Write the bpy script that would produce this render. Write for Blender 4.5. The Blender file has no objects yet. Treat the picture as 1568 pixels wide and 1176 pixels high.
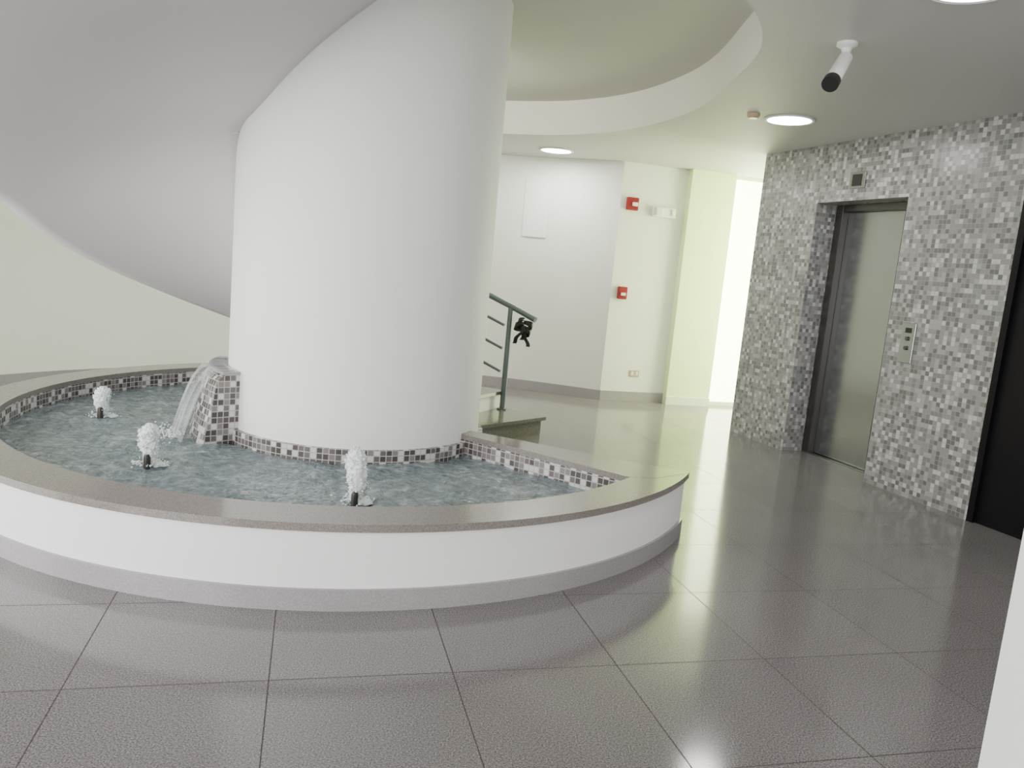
import bpy, math, random, bmesh
from mathutils import Vector, Matrix, noise
random.seed(4)
scene=bpy.context.scene
COL=scene.collection
C=(-1.113,5.47)
CEIL=2.87
D2R=math.pi/180

# ---------------------------------------------------------------- materials
def mat(name,col=(.8,.8,.8),rough=.5,metal=0,emit=None,es=0,trans=0,spec=.5):
    m=bpy.data.materials.new(name); m.use_nodes=True
    b=m.node_tree.nodes['Principled BSDF']
    b.inputs['Base Color'].default_value=(*col,1); b.inputs['Roughness'].default_value=rough
    b.inputs['Metallic'].default_value=metal
    b.inputs['Transmission Weight'].default_value=trans
    b.inputs['Specular IOR Level'].default_value=spec
    if emit: b.inputs['Emission Color'].default_value=(*emit,1); b.inputs['Emission Strength'].default_value=es
    return m
def N(m,t,**k):
    n=m.node_tree.nodes.new(t)
    for a,v in k.items(): setattr(n,a,v)
    return n
def L(m,a,b): m.node_tree.links.new(a,b)
def ramp(m,fac,stops,interp='LINEAR'):
    r=N(m,'ShaderNodeValToRGB'); r.color_ramp.interpolation=interp
    e=r.color_ramp.elements
    while len(e)<len(stops): e.new(.5)
    for i,(p,c) in enumerate(stops): e[i].position=p; e[i].color=(*c,1)
    L(m,fac,r.inputs[0]); return r
def plaster(name,col,rough=.55,amp=.04):
    m=mat(name,col,rough); b=m.node_tree.nodes['Principled BSDF']
    tc=N(m,'ShaderNodeTexCoord'); nz=N(m,'ShaderNodeTexNoise'); nz.inputs['Scale'].default_value=1.3; nz.inputs['Detail'].default_value=4
    L(m,tc.outputs['Object'],nz.inputs['Vector'])
    r=ramp(m,nz.outputs[0],[(.3,tuple(c*(1-amp) for c in col)),(.7,col)]); L(m,r.outputs[0],b.inputs['Base Color'])
    n2=N(m,'ShaderNodeTexNoise'); n2.inputs['Scale'].default_value=90; L(m,tc.outputs['Object'],n2.inputs['Vector'])
    bp=N(m,'ShaderNodeBump'); bp.inputs['Strength'].default_value=.03; bp.inputs['Distance'].default_value=.01
    L(m,n2.outputs[0],bp.inputs['Height']); L(m,bp.outputs[0],b.inputs['Normal'])
    return m
def granite(name,stops,rough=.12,scale=140,tile=None,spec=.5):
    m=mat(name,(.4,.4,.4),rough,spec=spec); b=m.node_tree.nodes['Principled BSDF']
    tc=N(m,'ShaderNodeTexCoord')
    nz=N(m,'ShaderNodeTexNoise'); nz.inputs['Scale'].default_value=scale; nz.inputs['Detail'].default_value=3; nz.inputs['Roughness'].default_value=.7
    L(m,tc.outputs['Object'],nz.inputs['Vector'])
    r=ramp(m,nz.outputs[0],stops)
    big=N(m,'ShaderNodeTexNoise'); big.inputs['Scale'].default_value=1.1; big.inputs['Detail'].default_value=3
    L(m,tc.outputs['Object'],big.inputs['Vector'])
    mx=N(m,'ShaderNodeMix',data_type='RGBA',blend_type='MULTIPLY'); mx.inputs[0].default_value=1
    r2=ramp(m,big.outputs[0],[(.35,(.9,.9,.9)),(.65,(1,1,1))])
    L(m,r.outputs[0],mx.inputs[6]); L(m,r2.outputs[0],mx.inputs[7])
    out=mx.outputs[2]
    if tile:
        mp=N(m,'ShaderNodeMapping',vector_type='POINT')
        mp.inputs['Rotation'].default_value=(0,0,tile[1]); mp.inputs['Location'].default_value=(tile[2],tile[3],0)
        L(m,tc.outputs['Object'],mp.inputs['Vector'])
        bk=N(m,'ShaderNodeTexBrick',offset=0,squash=1); bk.inputs['Scale'].default_value=1
        bk.inputs['Brick Width'].default_value=tile[0]; bk.inputs['Row Height'].default_value=tile[0]
        bk.inputs['Mortar Size'].default_value=.0024; bk.inputs['Mortar Smooth'].default_value=.1
        bk.inputs['Color1'].default_value=(.90,.90,.90,1); bk.inputs['Color2'].default_value=(1,1,1,1); bk.inputs['Mortar'].default_value=(.38,.36,.35,1)
        L(m,mp.outputs[0],bk.inputs['Vector'])
        m2=N(m,'ShaderNodeMix',data_type='RGBA',blend_type='MULTIPLY'); m2.inputs[0].default_value=1
        L(m,out,m2.inputs[6]); L(m,bk.outputs['Color'],m2.inputs[7]); out=m2.outputs[2]
        rr=ramp(m,bk.outputs['Fac'],[(0,(rough,)*3),(1,(.6,)*3)]); L(m,rr.outputs[0],b.inputs['Roughness'])
        rs=ramp(m,bk.outputs['Fac'],[(0,(spec,)*3),(1,(.12,)*3)]); L(m,rs.outputs[0],b.inputs['Specular IOR Level'])
    L(m,out,b.inputs['Base Color'])
    return m
def mosaic(name,size,stops,mortar,rough=.25,mort=.1,bump=.3):
    m=mat(name,(.5,.5,.5),rough); b=m.node_tree.nodes['Principled BSDF']
    uv=N(m,'ShaderNodeUVMap')
    b2=N(m,'ShaderNodeTexBrick',offset=0,squash=1); b2.inputs['Scale'].default_value=1
    b2.inputs['Brick Width'].default_value=size; b2.inputs['Row Height'].default_value=size
    b2.inputs['Mortar Size'].default_value=size*mort*.5; b2.inputs['Mortar Smooth'].default_value=.1
    L(m,uv.outputs[0],b2.inputs['Vector'])
    sn=N(m,'ShaderNodeVectorMath',operation='SNAP'); sn.inputs[1].default_value=(size,size,size)
    ad=N(m,'ShaderNodeVectorMath',operation='ADD'); ad.inputs[1].default_value=(size*.001,size*.001,0)
    L(m,uv.outputs[0],ad.inputs[0]); L(m,ad.outputs[0],sn.inputs[0])
    ad2=N(m,'ShaderNodeVectorMath',operation='ADD'); ad2.inputs[1].default_value=(size*.5,size*.5,.37); L(m,sn.outputs[0],ad2.inputs[0])
    wn=N(m,'ShaderNodeTexWhiteNoise',noise_dimensions='3D'); L(m,ad2.outputs[0],wn.inputs['Vector'])
    r=ramp(m,wn.outputs['Value'],stops,'CONSTANT')
    mx=N(m,'ShaderNodeMix',data_type='RGBA'); mx.inputs[7].default_value=(*mortar,1)
    L(m,b2.outputs['Fac'],mx.inputs[0]); L(m,r.outputs[0],mx.inputs[6]); L(m,mx.outputs[2],b.inputs['Base Color'])
    bp=N(m,'ShaderNodeBump',invert=True); bp.inputs['Strength'].default_value=bump; bp.inputs['Distance'].default_value=.003
    L(m,b2.outputs['Fac'],bp.inputs['Height']); L(m,bp.outputs[0],b.inputs['Normal'])
    return m

M_wall=plaster('wall_paint',(.84,.86,.785))
M_pillar=plaster('pillar_window_tint',(.78,.92,.48))  # white pillar; yellow-green window light is put into its base colour
M_col=plaster('column_paint',(.91,.915,.90),amp=.02)
M_fwall=plaster('fountain_paint',(.91,.90,.91),amp=.02)
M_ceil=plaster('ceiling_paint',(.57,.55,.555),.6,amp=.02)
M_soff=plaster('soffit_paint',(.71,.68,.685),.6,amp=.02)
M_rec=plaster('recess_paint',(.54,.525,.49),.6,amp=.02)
M_band=plaster('band_paint',(.90,.88,.78),.6,amp=.02)
M_floor=granite('floor_granite',[(.35,(.065,.06,.06)),(.46,(.19,.176,.178)),(.56,(.265,.247,.251)),(.68,(.49,.465,.47))],.125,180,tile=(.655,-.26,.074,-.04),spec=.45)
M_rim=granite('rim_granite',[(.34,(.15,.13,.12)),(.5,(.235,.21,.195)),(.66,(.35,.315,.295))],.12,190)
M_base=granite('baseboard_granite',[(.34,(.29,.27,.28)),(.5,(.36,.335,.35)),(.66,(.43,.40,.415))],.2,190)
M_step=granite('step_granite',[(.36,(.10,.10,.075)),(.5,(.19,.19,.15)),(.66,(.30,.30,.24))],.1,160)
M_tile=mosaic('elevator_mosaic',.036,[(0,(.14,.14,.138)),(.16,(.20,.20,.195)),(.40,(.26,.26,.255)),(.64,(.345,.34,.335)),(.86,(.51,.505,.50))],(.30,.30,.29),.3,.10,.2)
M_ptile=mosaic('pool_mosaic',.038,[(0,(.085,.07,.068)),(.30,(.15,.13,.125)),(.58,(.24,.215,.21)),(.76,(.66,.66,.66))],(.46,.44,.43),.2,.16,.4)
M_steel=mat('brushed_steel',(.34,.345,.35),.2,1)
M_steel2=mat('dark_steel',(.14,.135,.13),.3,1)
M_rail=mat('rail_metal',(.12,.15,.16),.35,.4)
M_black=mat('black',(.012,.012,.012),.5)
M_dark=mat('doorway_dark',(.006,.005,.007),.35,spec=.2)
M_red=mat('alarm_red',(.26,.006,.012),.4)
M_whitep=mat('white_plastic',(.8,.8,.78),.35)
M_pale=mat('pale_sheet',(.86,.87,.84),.5)
M_beige=mat('beige_plastic',(.55,.42,.26),.4)
M_lamp=mat('lamp_glow',(1,1,1),.4,emit=(1,.98,.96),es=20)
M_day=mat('frosted_daylight_glass',(.9,.95,.8),.3,emit=(.97,1,.66),es=9)
M_foam=mat('foam',(.92,.94,.94),.3)
M_foam.node_tree.nodes['Principled BSDF'].inputs['Subsurface Weight'].default_value=.3
M_steelb=mat('nozzle_brass',(.05,.045,.04),.4,.6)
M_frame=mat('window_frame',(.78,.80,.66),.4)
M_water=mat('pool_water',(.3,.35,.35),.06)
b=M_water.node_tree.nodes['Principled BSDF']
tc=N(M_water,'ShaderNodeTexCoord'); nz=N(M_water,'ShaderNodeTexNoise'); nz.inputs['Scale'].default_value=6; nz.inputs['Detail'].default_value=7; nz.inputs['Distortion'].default_value=1.6
L(M_water,tc.outputs['Object'],nz.inputs['Vector'])
r=ramp(M_water,nz.outputs[0],[(.36,(.13,.175,.192)),(.55,(.205,.26,.28)),(.66,(.31,.37,.39)),(.76,(.60,.65,.67))]); L(M_water,r.outputs[0],b.inputs['Base Color'])
bp=N(M_water,'ShaderNodeBump'); bp.inputs['Strength'].default_value=.9; bp.inputs['Distance'].default_value=.04
n3=N(M_water,'ShaderNodeTexNoise'); n3.inputs['Scale'].default_value=20; n3.inputs['Detail'].default_value=3; n3.inputs['Distortion'].default_value=.5
L(M_water,tc.outputs['Object'],n3.inputs['Vector']); L(M_water,n3.outputs[0],bp.inputs['Height']); L(M_water,bp.outputs[0],b.inputs['Normal'])
M_sheet=mat('water_sheet',(.80,.84,.84),.08)
b=M_sheet.node_tree.nodes['Principled BSDF']
uvn=N(M_sheet,'ShaderNodeUVMap'); mp=N(M_sheet,'ShaderNodeMapping'); mp.inputs['Scale'].default_value=(16,1.0,1); L(M_sheet,uvn.outputs[0],mp.inputs[0])
nz=N(M_sheet,'ShaderNodeTexNoise'); nz.inputs['Scale'].default_value=1; nz.inputs['Detail'].default_value=2; L(M_sheet,mp.outputs[0],nz.inputs[0])
r=ramp(M_sheet,nz.outputs[0],[(.38,(.16,)*3),(.72,(.50,)*3)]); L(M_sheet,r.outputs[0],b.inputs['Alpha'])

# ---------------------------------------------------------------- helpers
def empty(name,loc=(0,0,0)):
    e=bpy.data.objects.new(name,None); COL.objects.link(e); e.location=loc; e.empty_display_size=.1; return e
def mk(name,vs,fs,m,parent=None,smooth=False,uvs=None,angle=None):
    me=bpy.data.meshes.new(name); me.from_pydata([tuple(v) for v in vs],[],fs); me.update()
    if uvs is not None:
        ul=me.uv_layers.new(name='UVMap')
        for p in me.polygons:
            for li,vi in zip(p.loop_indices,p.vertices): ul.data[li].uv=uvs[vi]
    o=bpy.data.objects.new(name,me); COL.objects.link(o); me.materials.append(m)
    if smooth:
        for p in me.polygons: p.use_smooth=True
        if angle:
            md=o.modifiers.new('es','EDGE_SPLIT'); md.split_angle=angle*D2R
    if parent: o.parent=parent; o.matrix_parent_inverse=Matrix.Translation(-parent.location)
    return o
def pol(r,th,z=0,c=C): return (c[0]+r*math.cos(th*D2R),c[1]+r*math.sin(th*D2R),z)
def ring(name,r0,r1,z0,z1,t0,t1,m,parent=None,seg=3.0,c=C):
    n=max(2,int(abs(t1-t0)/seg)); vs=[];uv=[];fs=[]
    full=abs(abs(t1-t0)-360)<1e-6
    def strip(ra,za,rb,zb,uvm):
        s=len(vs)
        for i in range(n+1):
            t=t0+(t1-t0)*i/n
            vs.append(pol(ra,t,za,c)); uv.append((abs(t-t0)*D2R*max(ra,rb),0+uvm[0]))
            vs.append(pol(rb,t,zb,c)); uv.append((abs(t-t0)*D2R*max(ra,rb),0+uvm[1]))
        for i in range(n): a=s+2*i; fs.append((a,a+2,a+3,a+1))
    if r0>0: strip(r0,z0,r0,z1,(z0,z1))
    strip(r1,z0,r1,z1,(z0,z1))
    strip(max(r0,1e-4),z1,r1,z1,(r0,r1)); strip(max(r0,1e-4),z0,r1,z0,(r0,r1))
    if not full:
        for t in (t0,t1):
            s=len(vs)
            for (r,z) in ((r0,z0),(r1,z0),(r1,z1),(r0,z1)): vs.append(pol(r,t,z,c)); uv.append((r,z))
            fs.append((s,s+1,s+2,s+3))
    return mk(name,vs,fs,m,parent,True,uv,40)
def prism(name,poly,z0,z1,m,parent=None,cap=True,smooth=False):
    vs=[];uv=[];fs=[];n=len(poly);s=0
    for i in range(n):
        a=poly[i];b=poly[(i+1)%n];l=math.dist(a,b);k=len(vs)
        vs+=[(a[0],a[1],z0),(b[0],b[1],z0),(b[0],b[1],z1),(a[0],a[1],z1)]; uv+=[(s,z0),(s+l,z0),(s+l,z1),(s,z1)]; fs.append((k,k+1,k+2,k+3)); s+=l
    if cap:
        for z in (z0,z1):
            k=len(vs); vs+=[(p[0],p[1],z) for p in poly]; uv+=[tuple(p) for p in poly]; fs.append(tuple(range(k,k+n)))
    o=mk(name,vs,fs,m,parent,False,uv)
    if smooth:
        w=o.modifiers.new('w','WELD'); w.merge_threshold=1e-4
        for p in o.data.polygons: p.use_smooth=True
        md=o.modifiers.new('es','EDGE_SPLIT'); md.split_angle=35*D2R
    return o
def box(name,size,M,m,parent=None,bev=.0):
    x,y,z=[s/2 for s in size]
    vs=[M@Vector((a*x,b*y,c*z)) for a in(-1,1) for b in(-1,1) for c in(-1,1)]
    fs=[(0,1,3,2),(4,6,7,5),(0,4,5,1),(2,3,7,6),(0,2,6,4),(1,5,7,3)]
    o=mk(name,vs,fs,m,parent)
    if bev:
        b=o.modifiers.new('b','BEVEL'); b.width=bev; b.segments=2
    return o
def wallpanel(name,pts,z0,z1,th,m,parent=None,side=1,smooth=False):
    off=[]
    for i,p in enumerate(pts):
        a=Vector(pts[max(i-1,0)]);b=Vector(pts[min(i+1,len(pts)-1)]); d=(b-a).normalized(); nrm=Vector((-d.y,d.x))*side
        off.append((p[0]+nrm.x*th,p[1]+nrm.y*th))
    return prism(name,list(pts)+off[::-1],z0,z1,m,parent,True,smooth)
def tube(name,pts,rad,m,parent=None,cap=True,res=10):
    cu=bpy.data.curves.new(name,'CURVE'); cu.dimensions='3D'; sp=cu.splines.new('POLY'); sp.points.add(len(pts)-1)
    for i,p in enumerate(pts): sp.points[i].co=(*p,1)
    cu.bevel_depth=rad; cu.bevel_resolution=4; cu.use_fill_caps=cap
    o=bpy.data.objects.new(name,cu); COL.objects.link(o)
    me=bpy.data.meshes.new_from_object(o); bpy.data.objects.remove(o)
    o=bpy.data.objects.new(name,me); COL.objects.link(o); me.materials.append(m)
    for p in me.polygons: p.use_smooth=True
    if parent: o.parent=parent; o.matrix_parent_inverse=Matrix.Translation(-parent.location)
    return o
def lathe(name,prof,M,m,parent=None,n=32,smooth=True):
    vs=[];fs=[]
    for (r,z) in prof:
        for i in range(n): t=2*math.pi*i/n; vs.append(M@Vector((r*math.cos(t),r*math.sin(t),z)))
    for j in range(len(prof)-1):
        for i in range(n): a=j*n+i;b=j*n+(i+1)%n; fs.append((a,b,b+n,a+n))
    fs.append(tuple(range(n))); fs.append(tuple(range((len(prof)-1)*n,len(prof)*n)))
    return mk(name,vs,fs,m,parent,smooth,None,35)
def frame(loc,xdir,zup=(0,0,1)):
    x=Vector((xdir[0],xdir[1],0)).normalized(); z=Vector(zup); y=z.cross(x)
    return Matrix((( x.x,y.x,z.x,loc[0]),(x.y,y.y,z.y,loc[1]),(x.z,y.z,z.z,loc[2]),(0,0,0,1)))
def spline(pts,k=8):
    out=[]
    for i in range(len(pts)-1):
        p0=Vector(pts[max(i-1,0)]);p1=Vector(pts[i]);p2=Vector(pts[i+1]);p3=Vector(pts[min(i+2,len(pts)-1)])
        for q in range(k):
            f=q/k; v=.5*((2*p1)+(-p0+p2)*f+(2*p0-5*p1+4*p2-p3)*f*f+(-p0+3*p1-3*p2+p3)*f**3); out.append((v.x,v.y))
    out.append(tuple(pts[-1])); return out

# ---------------------------------------------------------------- room shell
prism('floor',[(-8,-2.5),(6.5,-2.5),(6.5,12),(-8,12)],-.15,0,M_floor)
knots=[(-84,2.60),(-60,2.58),(-36,2.54),(-22,2.49),(1,2.40),(27,2.61),(57,2.98),(76,3.04),(110,3.1),(180,3.1),(240,2.8),(276,2.60)]
def rho(t):
    t=(t+84)%360-84
    for i in range(len(knots)-1):
        if knots[i][0]<=t<=knots[i+1][0]:
            p0=knots[max(i-1,0)][1];p1=knots[i][1];p2=knots[i+1][1];p3=knots[min(i+2,len(knots)-1)][1]
            f=(t-knots[i][0])/(knots[i+1][0]-knots[i][0])
            return .5*((2*p1)+(-p0+p2)*f+(2*p0-5*p1+4*p2-p3)*f*f+(-p0+3*p1-3*p2+p3)*f**3)
    return 2.6
n=180; vs=[];fs=[]
X0,X1,Y0,Y1=-8,6.5,-2.5,12
for i in range(n):
    t=360*i/n; a=pol(rho(t),t,CEIL); vs.append(a); vs.append((a[0],a[1],3.2))
    d=Vector((math.cos(t*D2R),math.sin(t*D2R)))
    k=min([((X1 if d.x>0 else X0)-C[0])/d.x if abs(d.x)>1e-6 else 1e9, ((Y1 if d.y>0 else Y0)-C[1])/d.y if abs(d.y)>1e-6 else 1e9])
    vs.append((C[0]+d.x*k,C[1]+d.y*k,CEIL))
for i in range(n):
    a=3*i;b=3*((i+1)%n); fs.append((a,b,b+2,a+2))
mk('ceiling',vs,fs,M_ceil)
vs2=[];fs2=[]
for i in range(n):
    t=360*i/n; r_=rho(t); vs2+= [pol(r_,t,CEIL),pol(r_,t,3.2)]
for i in range(n):
    a=2*i;b=2*((i+1)%n); fs2.append((a,b,b+1,a+1))
mk('trim_stairwell_opening',vs2,fs2,M_band,None,True)
vs3=[pol(rho(360*i/n)+.02,360*i/n,3.2) for i in range(n)]
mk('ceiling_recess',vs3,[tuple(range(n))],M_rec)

arc=[pol(3.9,t)[:2] for t in range(168,108,-2)]
tail=spline([pol(3.9,110)[:2],(-1.8,9.55),(-1.2,9.80),(-.6,9.92),(0,9.88),(.55,9.73),(1.09,9.55)],6)
wallpanel('wall_back',arc[:-1]+tail,0,CEIL,.15,M_wall,side=1,smooth=True)
tail2=[(x-.004,y-.02) for x,y in tail]
wallpanel('baseboard_back',[pol(3.88,t)[:2] for t in range(168,110,-2)]+tail2[1:],0,.12,.03,M_base,side=1,smooth=True)
wallpanel('wall_alarm',[(1.09,9.55),(1.97,9.80)],0,CEIL,.15,M_wall,side=1)
wallpanel('baseboard_alarm',[(1.09,9.53),(1.96,9.775)],0,.12,.03,M_base,side=1)
prism('wall_pillar',[(1.93,9.66),(2.50,9.815),(2.44,10.05),(1.87,9.9)],0,CEIL,M_pillar)
wallpanel('baseboard_pillar',[(1.93,9.645),(2.51,9.80)],0,.10,.02,M_frame,side=1)
w=empty('window_1')
wallpanel('frame_bottom',[(2.47,9.9),(3.8,10.26)],0,.05,.06,M_frame,w)
wallpanel('frame_top',[(2.47,9.9),(3.8,10.26)],CEIL-.04,CEIL,.06,M_frame,w)
wallpanel('mullion',[(3.3,10.12),(3.34,10.13)],0,CEIL,.06,M_frame,w)
wallpanel('frosted_pane',[(2.46,9.93),(3.8,10.29)],.05,CEIL-.04,.01,M_day,w)

# elevator wall
P0=Vector((2.36,8.22)); U=Vector((.3447,-.9387)).normalized(); NN=Vector((.9387,.3447)).normalized()
def W(s,d=0): v=P0+U*s+NN*d; return (v.x,v.y)
sL,sR,hD,dep=.852,1.904,2.35,.33
sE=2.90
vs=[];fs=[];uv=[]
def quad(a,b,c_,d_,ua,ub,uc,ud):
    k=len(vs); vs.extend([a,b,c_,d_]); uv.extend([ua,ub,uc,ud]); fs.append((k,k+1,k+2,k+3))
def wq(s0,d0,s1,d1,z0,z1,uo):
    a=W(s0,d0);b_=W(s1,d1); l=math.dist(a,b_)
    quad((*a,z0),(*b_,z0),(*b_,z1),(*a,z1),(uo,z0),(uo+l,z0),(uo+l,z1),(uo,z1))
wq(0,0,sL,0,0,CEIL,0); wq(sL,0,sR,0,hD,CEIL,sL); wq(sR,0,sE,0,0,CEIL,sR)
wq(sL,0,sL,dep,0,hD,5); wq(sR,0,sR,dep,0,hD,6); wq(0,1.6,0,0,0,CEIL,8); wq(sE,0,sE,.25,0,CEIL,9)
a,b_,c_,d_=W(sL,0),W(sR,0),W(sR,dep),W(sL,dep); quad((*a,hD),(*b_,hD),(*c_,hD),(*d_,hD),(0,0),(1.05,0),(1.05,dep),(0,dep))
mk('wall_elevator',vs,fs,M_tile,None,False,uv)
el=empty('elevator')
def wbox(name,s0,s1,d0,d1,z0,z1,m,par,bev=0):
    return box(name,(s1-s0,d1-d0,z1-z0),frame((*W((s0+s1)/2,(d0+d1)/2),(z0+z1)/2),(U.x,U.y)),m,par,bev)
wbox('jamb_left',sL,sL+.09,dep-.10,dep+.02,0,hD,M_steel2,el,.004)
wbox('jamb_right',sR-.05,sR,dep-.10,dep+.02,0,hD,M_steel2,el,.004)
wbox('header',sL+.09,sR-.05,dep-.10,dep+.02,hD-.06,hD,M_steel2,el,.004)
wbox('door_panel_1',sL+.09,sL+.75,dep-.03,dep,.01,hD-.06,M_steel,el,.004)
wbox('door_panel_2',sL+.74,sR-.05,dep-.005,dep+.03,.01,hD-.06,M_steel,el,.004)
wbox('sill',sL,sR,dep-.10,dep+.02,0,.008,M_steel,el)
wbox('shaft_back',sL-.02,sR+.02,dep+.03,dep+.06,0,hD+.02,M_steel2,el)
ind=empty('elevator_floor_indicator')
wbox('plate',1.33-.09,1.33+.09,-.012,-.001,2.45,2.59,M_steel,ind,.004)
wbox('display',1.33-.06,1.33+.05,-.016,-.011,2.47,2.57,M_black,ind,.002)
cs=empty('elevator_call_station')
wbox('plate',2.13-.065,2.13+.065,-.012,-.001,1.04,1.36,M_steel,cs,.004)
for z in (1.16,1.235):
    lathe('button',[(.001,-.012),(.016,-.012),(.018,-.0)],frame((*W(2.13,-.012),z),(U.x,U.y))@Matrix.Rotation(math.pi/2,4,'X')@Matrix.Rotation(math.pi,4,'X'),M_steel2,cs)
wbox('slot',2.13-.03,2.13+.03,-.014,-.011,1.28,1.32,M_black,cs)
dd=empty('door_1')
prism('dark_panel',[W(sE+.04,.03),W(sE+2.6,.03),W(sE+2.6,.1),W(sE+.04,.1)],0,CEIL,M_dark,dd)  # near-black sheet painted in for the unlit depth of the open doorway
prism('frame',[W(sE,-.004),W(sE+.05,-.004),W(sE+.05,.06),W(sE,.06)],0,CEIL,M_dark,dd)
prism('wall_right',[(.822,1.194),(1.6,1.194),(1.6,-2.4),(.822,-2.4)],0,CEIL,M_wall)

# ---------------------------------------------------------------- column
lathe('column',[(.87,0),(.87,3.2)],Matrix.Translation((-1.085,5.47,0)),M_col,None,128)

# ---------------------------------------------------------------- staircase
st=empty('spiral_staircase')
def zs(th,r):
    q=min(1,(r-.8)/1.4)
    z=2.9+.0128*(th-275.8)-.2*q+.17*math.exp(-((th-208)/18)**2)*(1-q)**1.5; return max(z,0.0)
def RO(th):
    if th<=192: return 2.2
    f=min(1,(th-192)/45); f=f*f*(3-2*f); return 2.2+1.15*f
vs=[];fs=[]; A=[54+3*i for i in range(83)]; nr=14
for th in A:
    R=RO(th)
    for j in range(nr+1): r_=.8+(R-.8)*j/nr; vs.append(pol(r_,th,min(zs(th,r_),3.25)))
for i in range(len(A)-1):
    for j in range(nr): a=i*(nr+1)+j; fs.append((a,a+1,a+nr+2,a+nr+1))
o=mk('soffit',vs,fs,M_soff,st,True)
sd=o.modifiers.new('s','SOLIDIFY'); sd.thickness=.04; sd.offset=-1
RI=.82; ROUT=2.2
for i in range(19):
    t0=50+12.5*i; z=.17*(i+1); vs=[];fs=[]; k=4
    for q in range(k+1):
        t=t0+12.5*q/k
        zb=0 if t0<97 else zs(t,ROUT)+.02
        zb2=0 if t0<97 else zs(t,RI)+.02
        vs+=[pol(RI,t,zb2),pol(ROUT,t,zb),pol(ROUT,t,z-.03),pol(RI,t,z-.03)]
    for q in range(k):
        a=4*q;b_=a+4
        for (x,y) in ((0,1),(1,2),(2,3),(3,0)): fs.append((a+x,a+y,b_+y,b_+x))
    fs+= [(0,1,2,3),(4*k,4*k+1,4*k+2,4*k+3)]
    mk('riser_%d'%(i+1),vs,fs,M_step if i<1 else M_fwall,st)
    ring('tread_%d'%(i+1),RI,ROUT+.02,z-.03,z,t0-1.0,t0+12.5,M_step,st)
def zr(t): return 1.055+.0128*(t-53.3)
RR=2.13
ths=[53.3+3*i for i in range(76)]
tube('handrail',[pol(RR,t,zr(t)) for t in ths],.027,M_rail,st)
for k,dz in enumerate((.20,.42,.64)):
    tube('rail_%d'%(k+1),[pol(RR,t,zr(t)-dz) for t in ths if t>60],.014,M_rail,st)
for i in range(0,19,3):
    t=60.8+12.5*i; tube('post_%d'%(i+1),[pol(RR,t,.17*(i+1)),pol(RR,t,zr(t))],.026,M_rail,st)
    lathe('post_base',[(.05,0),(.05,.012)],Matrix.Translation(pol(RR,t,.17*(i+1))),M_rail,st,16)
# black ribbon bow tied at the rail end
rb=empty('black_ribbon')
cx,cy,cz=pol(RR,56.6,.97)
def strap(name,path,wd):
    vs=[];fs=[]
    for i,p in enumerate(path):
        ww=wd*(.55+.45*math.sin(i/(len(path)-1)*math.pi)); s=Vector((.25,.35,1)).normalized() if i%2==0 else Vector((.2,.3,1)).normalized()
        vs+=[Vector(p)-s*ww,Vector(p)+s*ww]
    for q in range(len(path)-1): fs.append((2*q,2*q+1,2*q+3,2*q+2))
    o=mk(name,vs,fs,M_black,rb,True); o.modifiers.new('s','SOLIDIFY').thickness=.008
for k,(sx,ln,dz) in enumerate(((-1,.085,.01),(1,.075,.02),(-1,.06,.05),(1,.06,-.04))):
    path=[(cx+sx*ln*math.sin(f*math.pi),cy-.045-.03*math.sin(f*2*math.pi),cz+dz+.03*math.cos(f*math.pi)) for f in [i/12 for i in range(13)]]
    strap('loop_%d'%(k+1),path,.030)
for k,(sx,ln) in enumerate(((-.55,.15),(.3,.17),(-.05,.11))):
    vs=[];fs=[]
    for i in range(9):
        f=i/8; p=Vector((cx+sx*ln*f+.01*math.sin(f*8+k),cy-.05-.02*math.sin(f*5+k),cz-ln*f)); vs+=[p-Vector((.018,.005,0)),p+Vector((.018,-.005,0))]
    for q in range(8): fs.append((2*q,2*q+1,2*q+3,2*q+2))
    o=mk('tail_%d'%(k+1),vs,fs,M_black,rb,True); o.modifiers.new('s','SOLIDIFY').thickness=.006
lathe('knot',[(.005,-.03),(.025,-.02),(.03,0),(.025,.02),(.005,.03)],Matrix.Translation((cx,cy-.05,cz)),M_black,rb,16)

# ---------------------------------------------------------------- fountain
fo=empty('fountain')
T0,T1=-21.5,-263.0
RIMZ=.388; WZ=.25
A_=(-.36,5.13); B_=(.70,4.35); T_=(1.105,4.575); O_=(-.30,5.23)
ring('basin_wall',2.17,2.368,0,RIMZ-.035,T0,T1,M_fwall,fo,2)
ring('basin_base_trim',2.366,2.384,0,.095,T0,T1,M_base,fo,2)
ring('basin_tile_lining',2.150,2.171,.05,RIMZ-.03,-31,T1,M_ptile,fo,2)
ring('rim',2.147,2.392,RIMZ-.035,RIMZ,T0,T1,M_rim,fo,1.5)
prism('end_coping',[A_,B_,(.86,4.36),T_,O_],RIMZ-.035,RIMZ+.001,M_rim,fo)
prism('end_wall',[(-.36,5.15),(.70,4.372),(.86,4.38),(1.06,4.575),(-.30,5.21)],0,RIMZ-.035,M_fwall,fo)
wallpanel('end_tile_lining',[(-.40,5.155),(.72,4.335)],.05,RIMZ-.034,.02,M_ptile,fo,side=1)
ring('far_end_wall',.86,2.2,0,.42,T1,T1-2,M_fwall,fo)
ring('column_tile_plinth',.80,.905,.05,.335,0,360,M_ptile,fo,3,c=(-1.085,5.47))
ring('basin_floor',.8,2.16,.0,.05,T0,T1,M_ptile,fo)
vs=[];fs=[];nr=70;nt=360
jets=[(-.744,3.845,.27),(-1.957,4.184,.21),(-2.78,5.24,.18)]
FD=Vector((-.86,-.51))
fall=pol(1.22,208)
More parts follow.
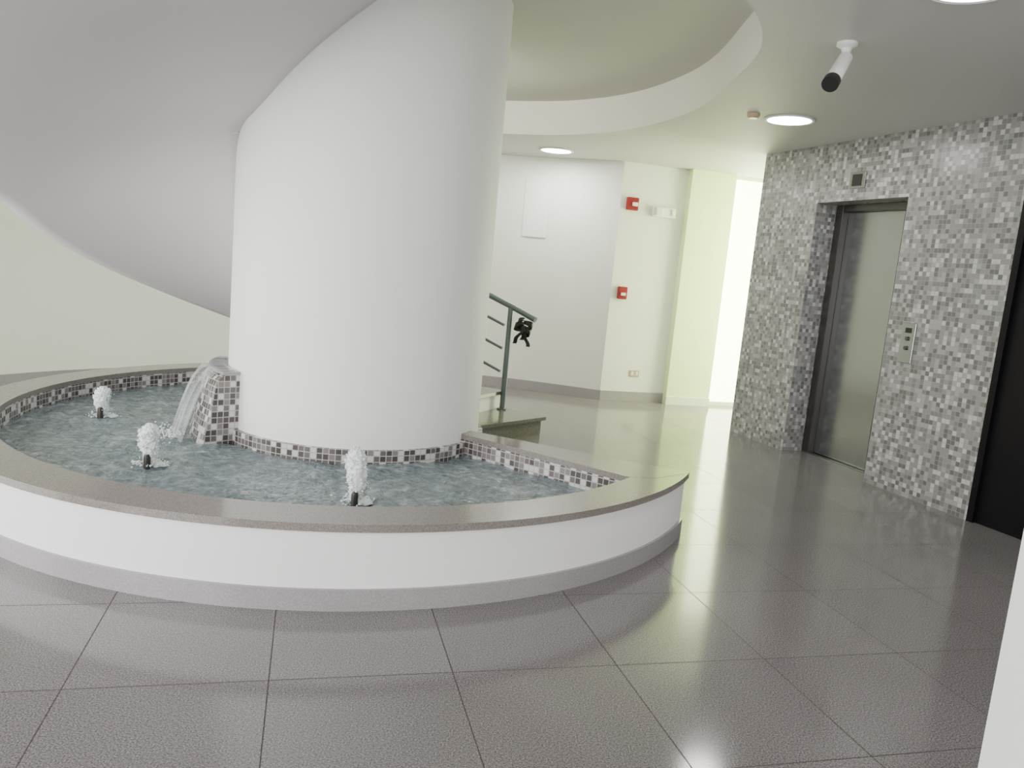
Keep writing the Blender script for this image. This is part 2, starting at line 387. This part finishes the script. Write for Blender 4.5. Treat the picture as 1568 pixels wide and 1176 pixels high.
def wave(x,y):
    z=.012*noise.noise(Vector((x*5,y*5,1)))+.009*noise.noise(Vector((x*12,y*12,5)))+.005*noise.noise(Vector((x*28,y*28,5)))
    for (jx,jy,h) in jets:
        d=math.hypot(x-jx,y-jy); z+=.012*math.cos(d*42)*math.exp(-d*4)
    d=math.hypot(x-fall[0],y-fall[1]); z+=.014*math.cos(d*34)*math.exp(-d*2.5)
    return z
ta,tb=-21.5,-263
for i in range(nt+1):
    t=ta+(tb-ta)*i/nt
    for j in range(nr+1):
        r_=.86+(2.155-.86)*j/nr; p=pol(r_,t); vs.append((p[0],p[1],WZ+wave(p[0],p[1])))
for i in range(nt):
    for j in range(nr):
        a=i*(nr+1)+j
        fs.append((a,a+1,a+nr+2,a+nr+1))
mk('water',vs,fs,M_water,fo,True)
# spillway: tiled body with a rounded shoulder that curves out towards the water
vs=[];fs=[];uv=[];prof=[(1.09,.05),(1.075,.25),(1.045,.38),(1.02,.50),(1.005,.60),(.985,.655),(.95,.685),(.84,.695)]
n_=26
ls=[0]
for q in range(1,len(prof)): ls.append(ls[-1]+math.dist(prof[q-1],prof[q]))
for i in range(n_+1):
    t=180+45*i/n_
    for q,(r_,z) in enumerate(prof): vs.append(pol(r_,t,z)); uv.append((45*i/n_*D2R*1.0,ls[q]))
m_=len(prof)
for i in range(n_):
    for q in range(m_-1): a=i*m_+q; fs.append((a,a+m_,a+m_+1,a+1))
for i in (0,n_):
    k=len(vs)
    for (r_,z) in prof+[(.84,.05)]: vs.append(pol(r_,180+45*i/n_,z)); uv.append((r_,z))
    fs.append(tuple(range(k,k+m_+1)))
mk('spillway_box',vs,fs,M_ptile,fo,True,uv,50)
ring('spillway_cap',.84,.965,.688,.705,179.5,225.5,M_base,fo,2)
vs=[];fs=[];uv=[];na,nb=40,24
for i in range(na+1):
    t=188+37*i/na; p0=Vector(pol(.93,t))
    for j in range(nb+1):
        f=j/nb; dist=.02+.235*f; z=.714 if j==0 else .714-(.714-WZ+.01)*max(0,(f-.02))**2.0
        w_=.003*math.sin(i*1.3)+.010*noise.noise(Vector((i*.25,f*2,0)))
        vs.append((p0.x+FD.x*(dist+w_),p0.y+FD.y*(dist+w_),z)); uv.append((i/na,f))
for i in range(na):
    for j in range(nb): a=i*(nb+1)+j; fs.append((a,a+1,a+nb+2,a+nb+1))
mk('water_sheet',vs,fs,M_sheet,fo,True,uv)
ring('water_film',.87,.96,.705,.712,184,224,M_sheet,fo,2)
def foam_patch(name,cx,cy,rx,ry,rot,h,seed,nring=5,nn=48):
    vs=[(cx,cy,WZ+h)];fs=[]
    for k in range(1,nring+1):
        f=k/nring
        for i in range(nn):
            t=2*math.pi*i/nn; q=1+.35*noise.noise(Vector((math.cos(t)*2,math.sin(t)*2,seed)))
            x=rx*f*q*math.cos(t); y=ry*f*q*math.sin(t); X=x*math.cos(rot)-y*math.sin(rot); Y=x*math.sin(rot)+y*math.cos(rot)
            hh=h*(1-f*f)*(1+.9*noise.noise(Vector((X*40,Y*40,seed))))
            vs.append((cx+X,cy+Y,WZ-.006+max(hh,0)+(.008 if k<nring else 0)))
    for i in range(nn): fs.append((0,1+i,1+(i+1)%nn))
    for k in range(nring-1):
        for i in range(nn): a=1+k*nn+i;b_=1+k*nn+(i+1)%nn; fs.append((a,a+nn,b_+nn,b_))
    return mk(name,vs,fs,M_foam,fo,True)
def froth(name,items):
    bm=bmesh.new()
    for (x,y,z,s) in items: bmesh.ops.create_icosphere(bm,subdivisions=1,radius=s,matrix=Matrix.Translation((x,y,z)))
    me=bpy.data.meshes.new(name); bm.to_mesh(me); bm.free(); me.materials.append(M_foam)
    for p in me.polygons: p.use_smooth=True
    o=bpy.data.objects.new(name,me); COL.objects.link(o); o.parent=fo; return o
pl=pol(.93,206); lx,ly=pl[0]+FD.x*.27,pl[1]+FD.y*.27
it=[]
for k in range(220):
    u_=random.gauss(0,.12); v_=random.gauss(0,.035); a0=206*D2R
    it.append((lx+v_*math.cos(a0)-u_*math.sin(a0),ly+v_*math.sin(a0)+u_*math.cos(a0),WZ+abs(random.gauss(.003,.010)),random.uniform(.003,.008)))
froth('landing_bubbles',it)
for ji,(jx,jy,h) in enumerate(jets):
    vs=[];fs=[];n1,n2=44,36
    def core(f):
        rr=.026+.024*math.sin(min(1,.12+f*.95)*math.pi*.62)
        if f>.75: rr*=max(.02,math.sqrt(max(0,1-((f-.75)/.25)**2)))
        return rr
    for j in range(n1+1):
        f=j/n1; z=WZ+.02+f*h; rr=core(f)
        for i in range(n2):
            t=2*math.pi*i/n2; nn=noise.noise(Vector((math.cos(t)*1.8,math.sin(t)*1.8,f*5+ji*7)))
            n5=noise.noise(Vector((math.cos(t)*5,math.sin(t)*5,f*16+ji*3))); n6=noise.noise(Vector((math.cos(t)*12,math.sin(t)*12,f*44+ji*3)))
            q=rr*(1+.2*nn+.2*n5+.25*n6)*.92
            vs.append((jx+q*math.cos(t)+.006*math.sin(f*6+ji),jy+q*math.sin(t),z))
    for j in range(n1):
        for i in range(n2): a=j*n2+i;b_=j*n2+(i+1)%n2; fs.append((a,b_,b_+n2,a+n2))
    fs.append(tuple(range(n2))); fs.append(tuple(range(n1*n2,(n1+1)*n2)))
    mk('jet_foam_%d'%(ji+1),vs,fs,M_foam,fo,True)
    it=[]
    for k in range(420):
        t=random.uniform(0,6.283); zz=random.random()**.8; rr=core(zz)*random.uniform(.75,1.08); s=random.uniform(.003,.008)
        it.append((jx+rr*math.cos(t)+.006*math.sin(zz*6+ji),jy+rr*math.sin(t),WZ+.02+zz*h*1.02,s))
    for k in range(60):
        t=random.uniform(0,6.283); zz=random.random(); rr=core(zz)+abs(random.gauss(.003,.010))+(1-zz)*.02; s=random.uniform(.0015,.0035)
        it.append((jx+rr*math.cos(t),jy+rr*math.sin(t),WZ+.01+zz*h*1.04,s))
    for k in range(120):
        t=random.uniform(0,6.283); rr=abs(random.gauss(.05,.03)); it.append((jx+rr*math.cos(t),jy+.02+rr*.8*math.sin(t),WZ+abs(random.gauss(.004,.008)),random.uniform(.003,.008)))
    froth('jet_bubbles_%d'%(ji+1),it)
    lathe('nozzle_%d'%(ji+1),[(.010,.05),(.018,.05),(.018,WZ+.055),(.012,WZ+.07)],Matrix.Translation((jx+.006,jy-.038,0)),M_steelb,fo,16)
    foam_patch('splash_%d'%(ji+1),jx+.02,jy+.035,.07,.05,0,.008,ji*5.+1)

# ---------------------------------------------------------------- small fixtures
def downlight(x,y,e_=24):
    e=empty('ceiling_downlight',(x,y,CEIL))
    lathe('trim_ring',[(.165,-.002),(.195,-.002),(.197,-.010),(.188,-.016),(.17,-.012)],Matrix.Translation((x,y,CEIL)),M_whitep,e,48)
    lathe('diffuser',[(.001,-.018),(.12,-.018),(.172,-.012),(.172,-.003)],Matrix.Translation((x,y,CEIL)),M_lamp,e,48)
    l=bpy.data.lights.new('lamp','AREA'); l.shape='DISK'; l.size=.3; l.energy=e_; l.color=(1,.97,.94)
    o=bpy.data.objects.new('lamp',l); COL.objects.link(o); o.parent=e; o.location=(0,0,-.03)
downlight(.26,9.17,26); downlight(2.01,6.50,12); downlight(1.81,3.58,9)
sm=empty('smoke_detector',(1.70,6.42,CEIL))
lathe('body',[(.05,0),(.05,-.02),(.035,-.035),(.001,-.037)],Matrix.Translation((1.70,6.42,CEIL)),M_beige,sm,24)
sc=empty('security_camera')
lathe('mount',[(.055,0),(.055,-.015),(.03,-.03),(.022,-.05)],Matrix.Translation((1.645,4.49,CEIL)),M_whitep,sc,28)
tube('arm',[(1.645,4.49,2.83),(1.64,4.48,2.79),(1.62,4.45,2.765)],.018,M_whitep,sc)
pa=Vector((1.652,4.50,2.80)); pb=Vector((1.515,4.30,2.60)); dv=(pb-pa); ln=dv.length; Mx=Matrix.Translation(pa)@dv.to_track_quat('Z','Y').to_matrix().to_4x4()
lathe('body',[(.022,0),(.036,.01),(.038,.06),(.040,ln*.85)],Mx,M_whitep,sc,28)
lathe('hood',[(.040,ln*.84),(.044,ln*.86),(.044,ln)],Mx,M_black,sc,28)
ub=Vector((.88,.25)).normalized()
def WB(x): return (x,9.55+(x-1.09)*.25/.88)
def bbox(name,x,z,w_,h_,d0,d1,m,par,bev=.004,dx=0):
    nx,ny=ub.y,-ub.x; cx_,cy_=WB(x); dm=(d0+d1)/2
    return box(name,(w_,d1-d0,h_),frame((cx_+nx*dm,cy_+ny*dm,z),(ub.x,ub.y)),m,par,bev)
fa=empty('fire_alarm_strobe'); bbox('body',1.23,2.39,.15,.15,0,.05,M_red,fa,.01); bbox('strobe',1.25,2.385,.07,.045,.05,.075,M_whitep,fa,.008)
fp=empty('fire_alarm_pull_station'); bbox('body',1.225,1.33,.12,.15,0,.05,M_red,fp,.01); bbox('handle',1.225,1.315,.06,.035,.05,.07,M_whitep,fp,.005)
em=empty('emergency_light'); bbox('body',1.63,2.33,.30,.12,0,.06,M_wall,em,.01); bbox('lamp_1',1.555,2.335,.09,.10,.06,.09,M_whitep,em,.01); bbox('lamp_2',1.73,2.335,.04,.07,.06,.08,M_wall,em,.01)
ou=empty('wall_outlet'); bbox('plate',1.50,.35,.13,.08,0,.01,M_beige,ou,.004)
for k in(-.03,.03): bbox('socket',1.50+k,.35,.03,.045,.01,.014,M_whitep,ou,.002)
nt_=empty('wall_pale_sheet'); box('sheet',(.31,.004,.70),frame((.10,9.845,2.26),(.97,-.22)),M_pale,nt_)  # thin pale rectangle on the back wall

# ---------------------------------------------------------------- lights
wd=bpy.data.worlds.new('World'); scene.world=wd; wd.use_nodes=True
bg=wd.node_tree.nodes['Background']; bg.inputs[0].default_value=(.99,1,.965,1); bg.inputs[1].default_value=2.65
def area(name,loc,target,sx,sy,e,col):
    l=bpy.data.lights.new(name,'AREA'); l.shape='RECTANGLE'; l.size=sx; l.size_y=sy; l.energy=e; l.color=col
    o=bpy.data.objects.new(name,l); COL.objects.link(o); o.location=loc
    o.rotation_euler=(Vector(target)-Vector(loc)).to_track_quat('-Z','Y').to_euler(); return o
area('side_window_light',(3.75,9.3,1.5),(2.2,9.6,1.3),1.3,2.4,195,(.88,1,.50))
area('entrance_window_light',(-4.5,-1.5,1.8),(-1.1,5.4,1.2),3.5,2.4,280,(1,1,1))
area('left_window_light',(-6.8,2.6,1.5),(-2.6,8.6,1.2),3,2.4,210,(1,1,.95))
area('band_fill_light',(-1.15,6.75,2.95),(-.2,8.6,3.0),.9,.3,14,(1,.98,.88))  # added fill, hidden behind the column, brightens the opening band

# ---------------------------------------------------------------- camera
f,p_,r_=1222,.146,.091
cam=bpy.data.cameras.new('camera'); cam.sensor_fit='HORIZONTAL'; cam.sensor_width=36; cam.lens=36*f/1600
co=bpy.data.objects.new('camera',cam); COL.objects.link(co)
fw=Vector((0,math.cos(p_),-math.sin(p_))); up=Vector((0,math.sin(p_),math.cos(p_))); ri=Vector((1,0,0))
Xc=ri*math.cos(r_)+up*math.sin(r_); Yc=-ri*math.sin(r_)+up*math.cos(r_); Zc=-fw
co.matrix_world=Matrix(((Xc.x,Yc.x,Zc.x,0),(Xc.y,Yc.y,Zc.y,0),(Xc.z,Yc.z,Zc.z,1.5),(0,0,0,1)))
cam.clip_start=.05
scene.camera=co
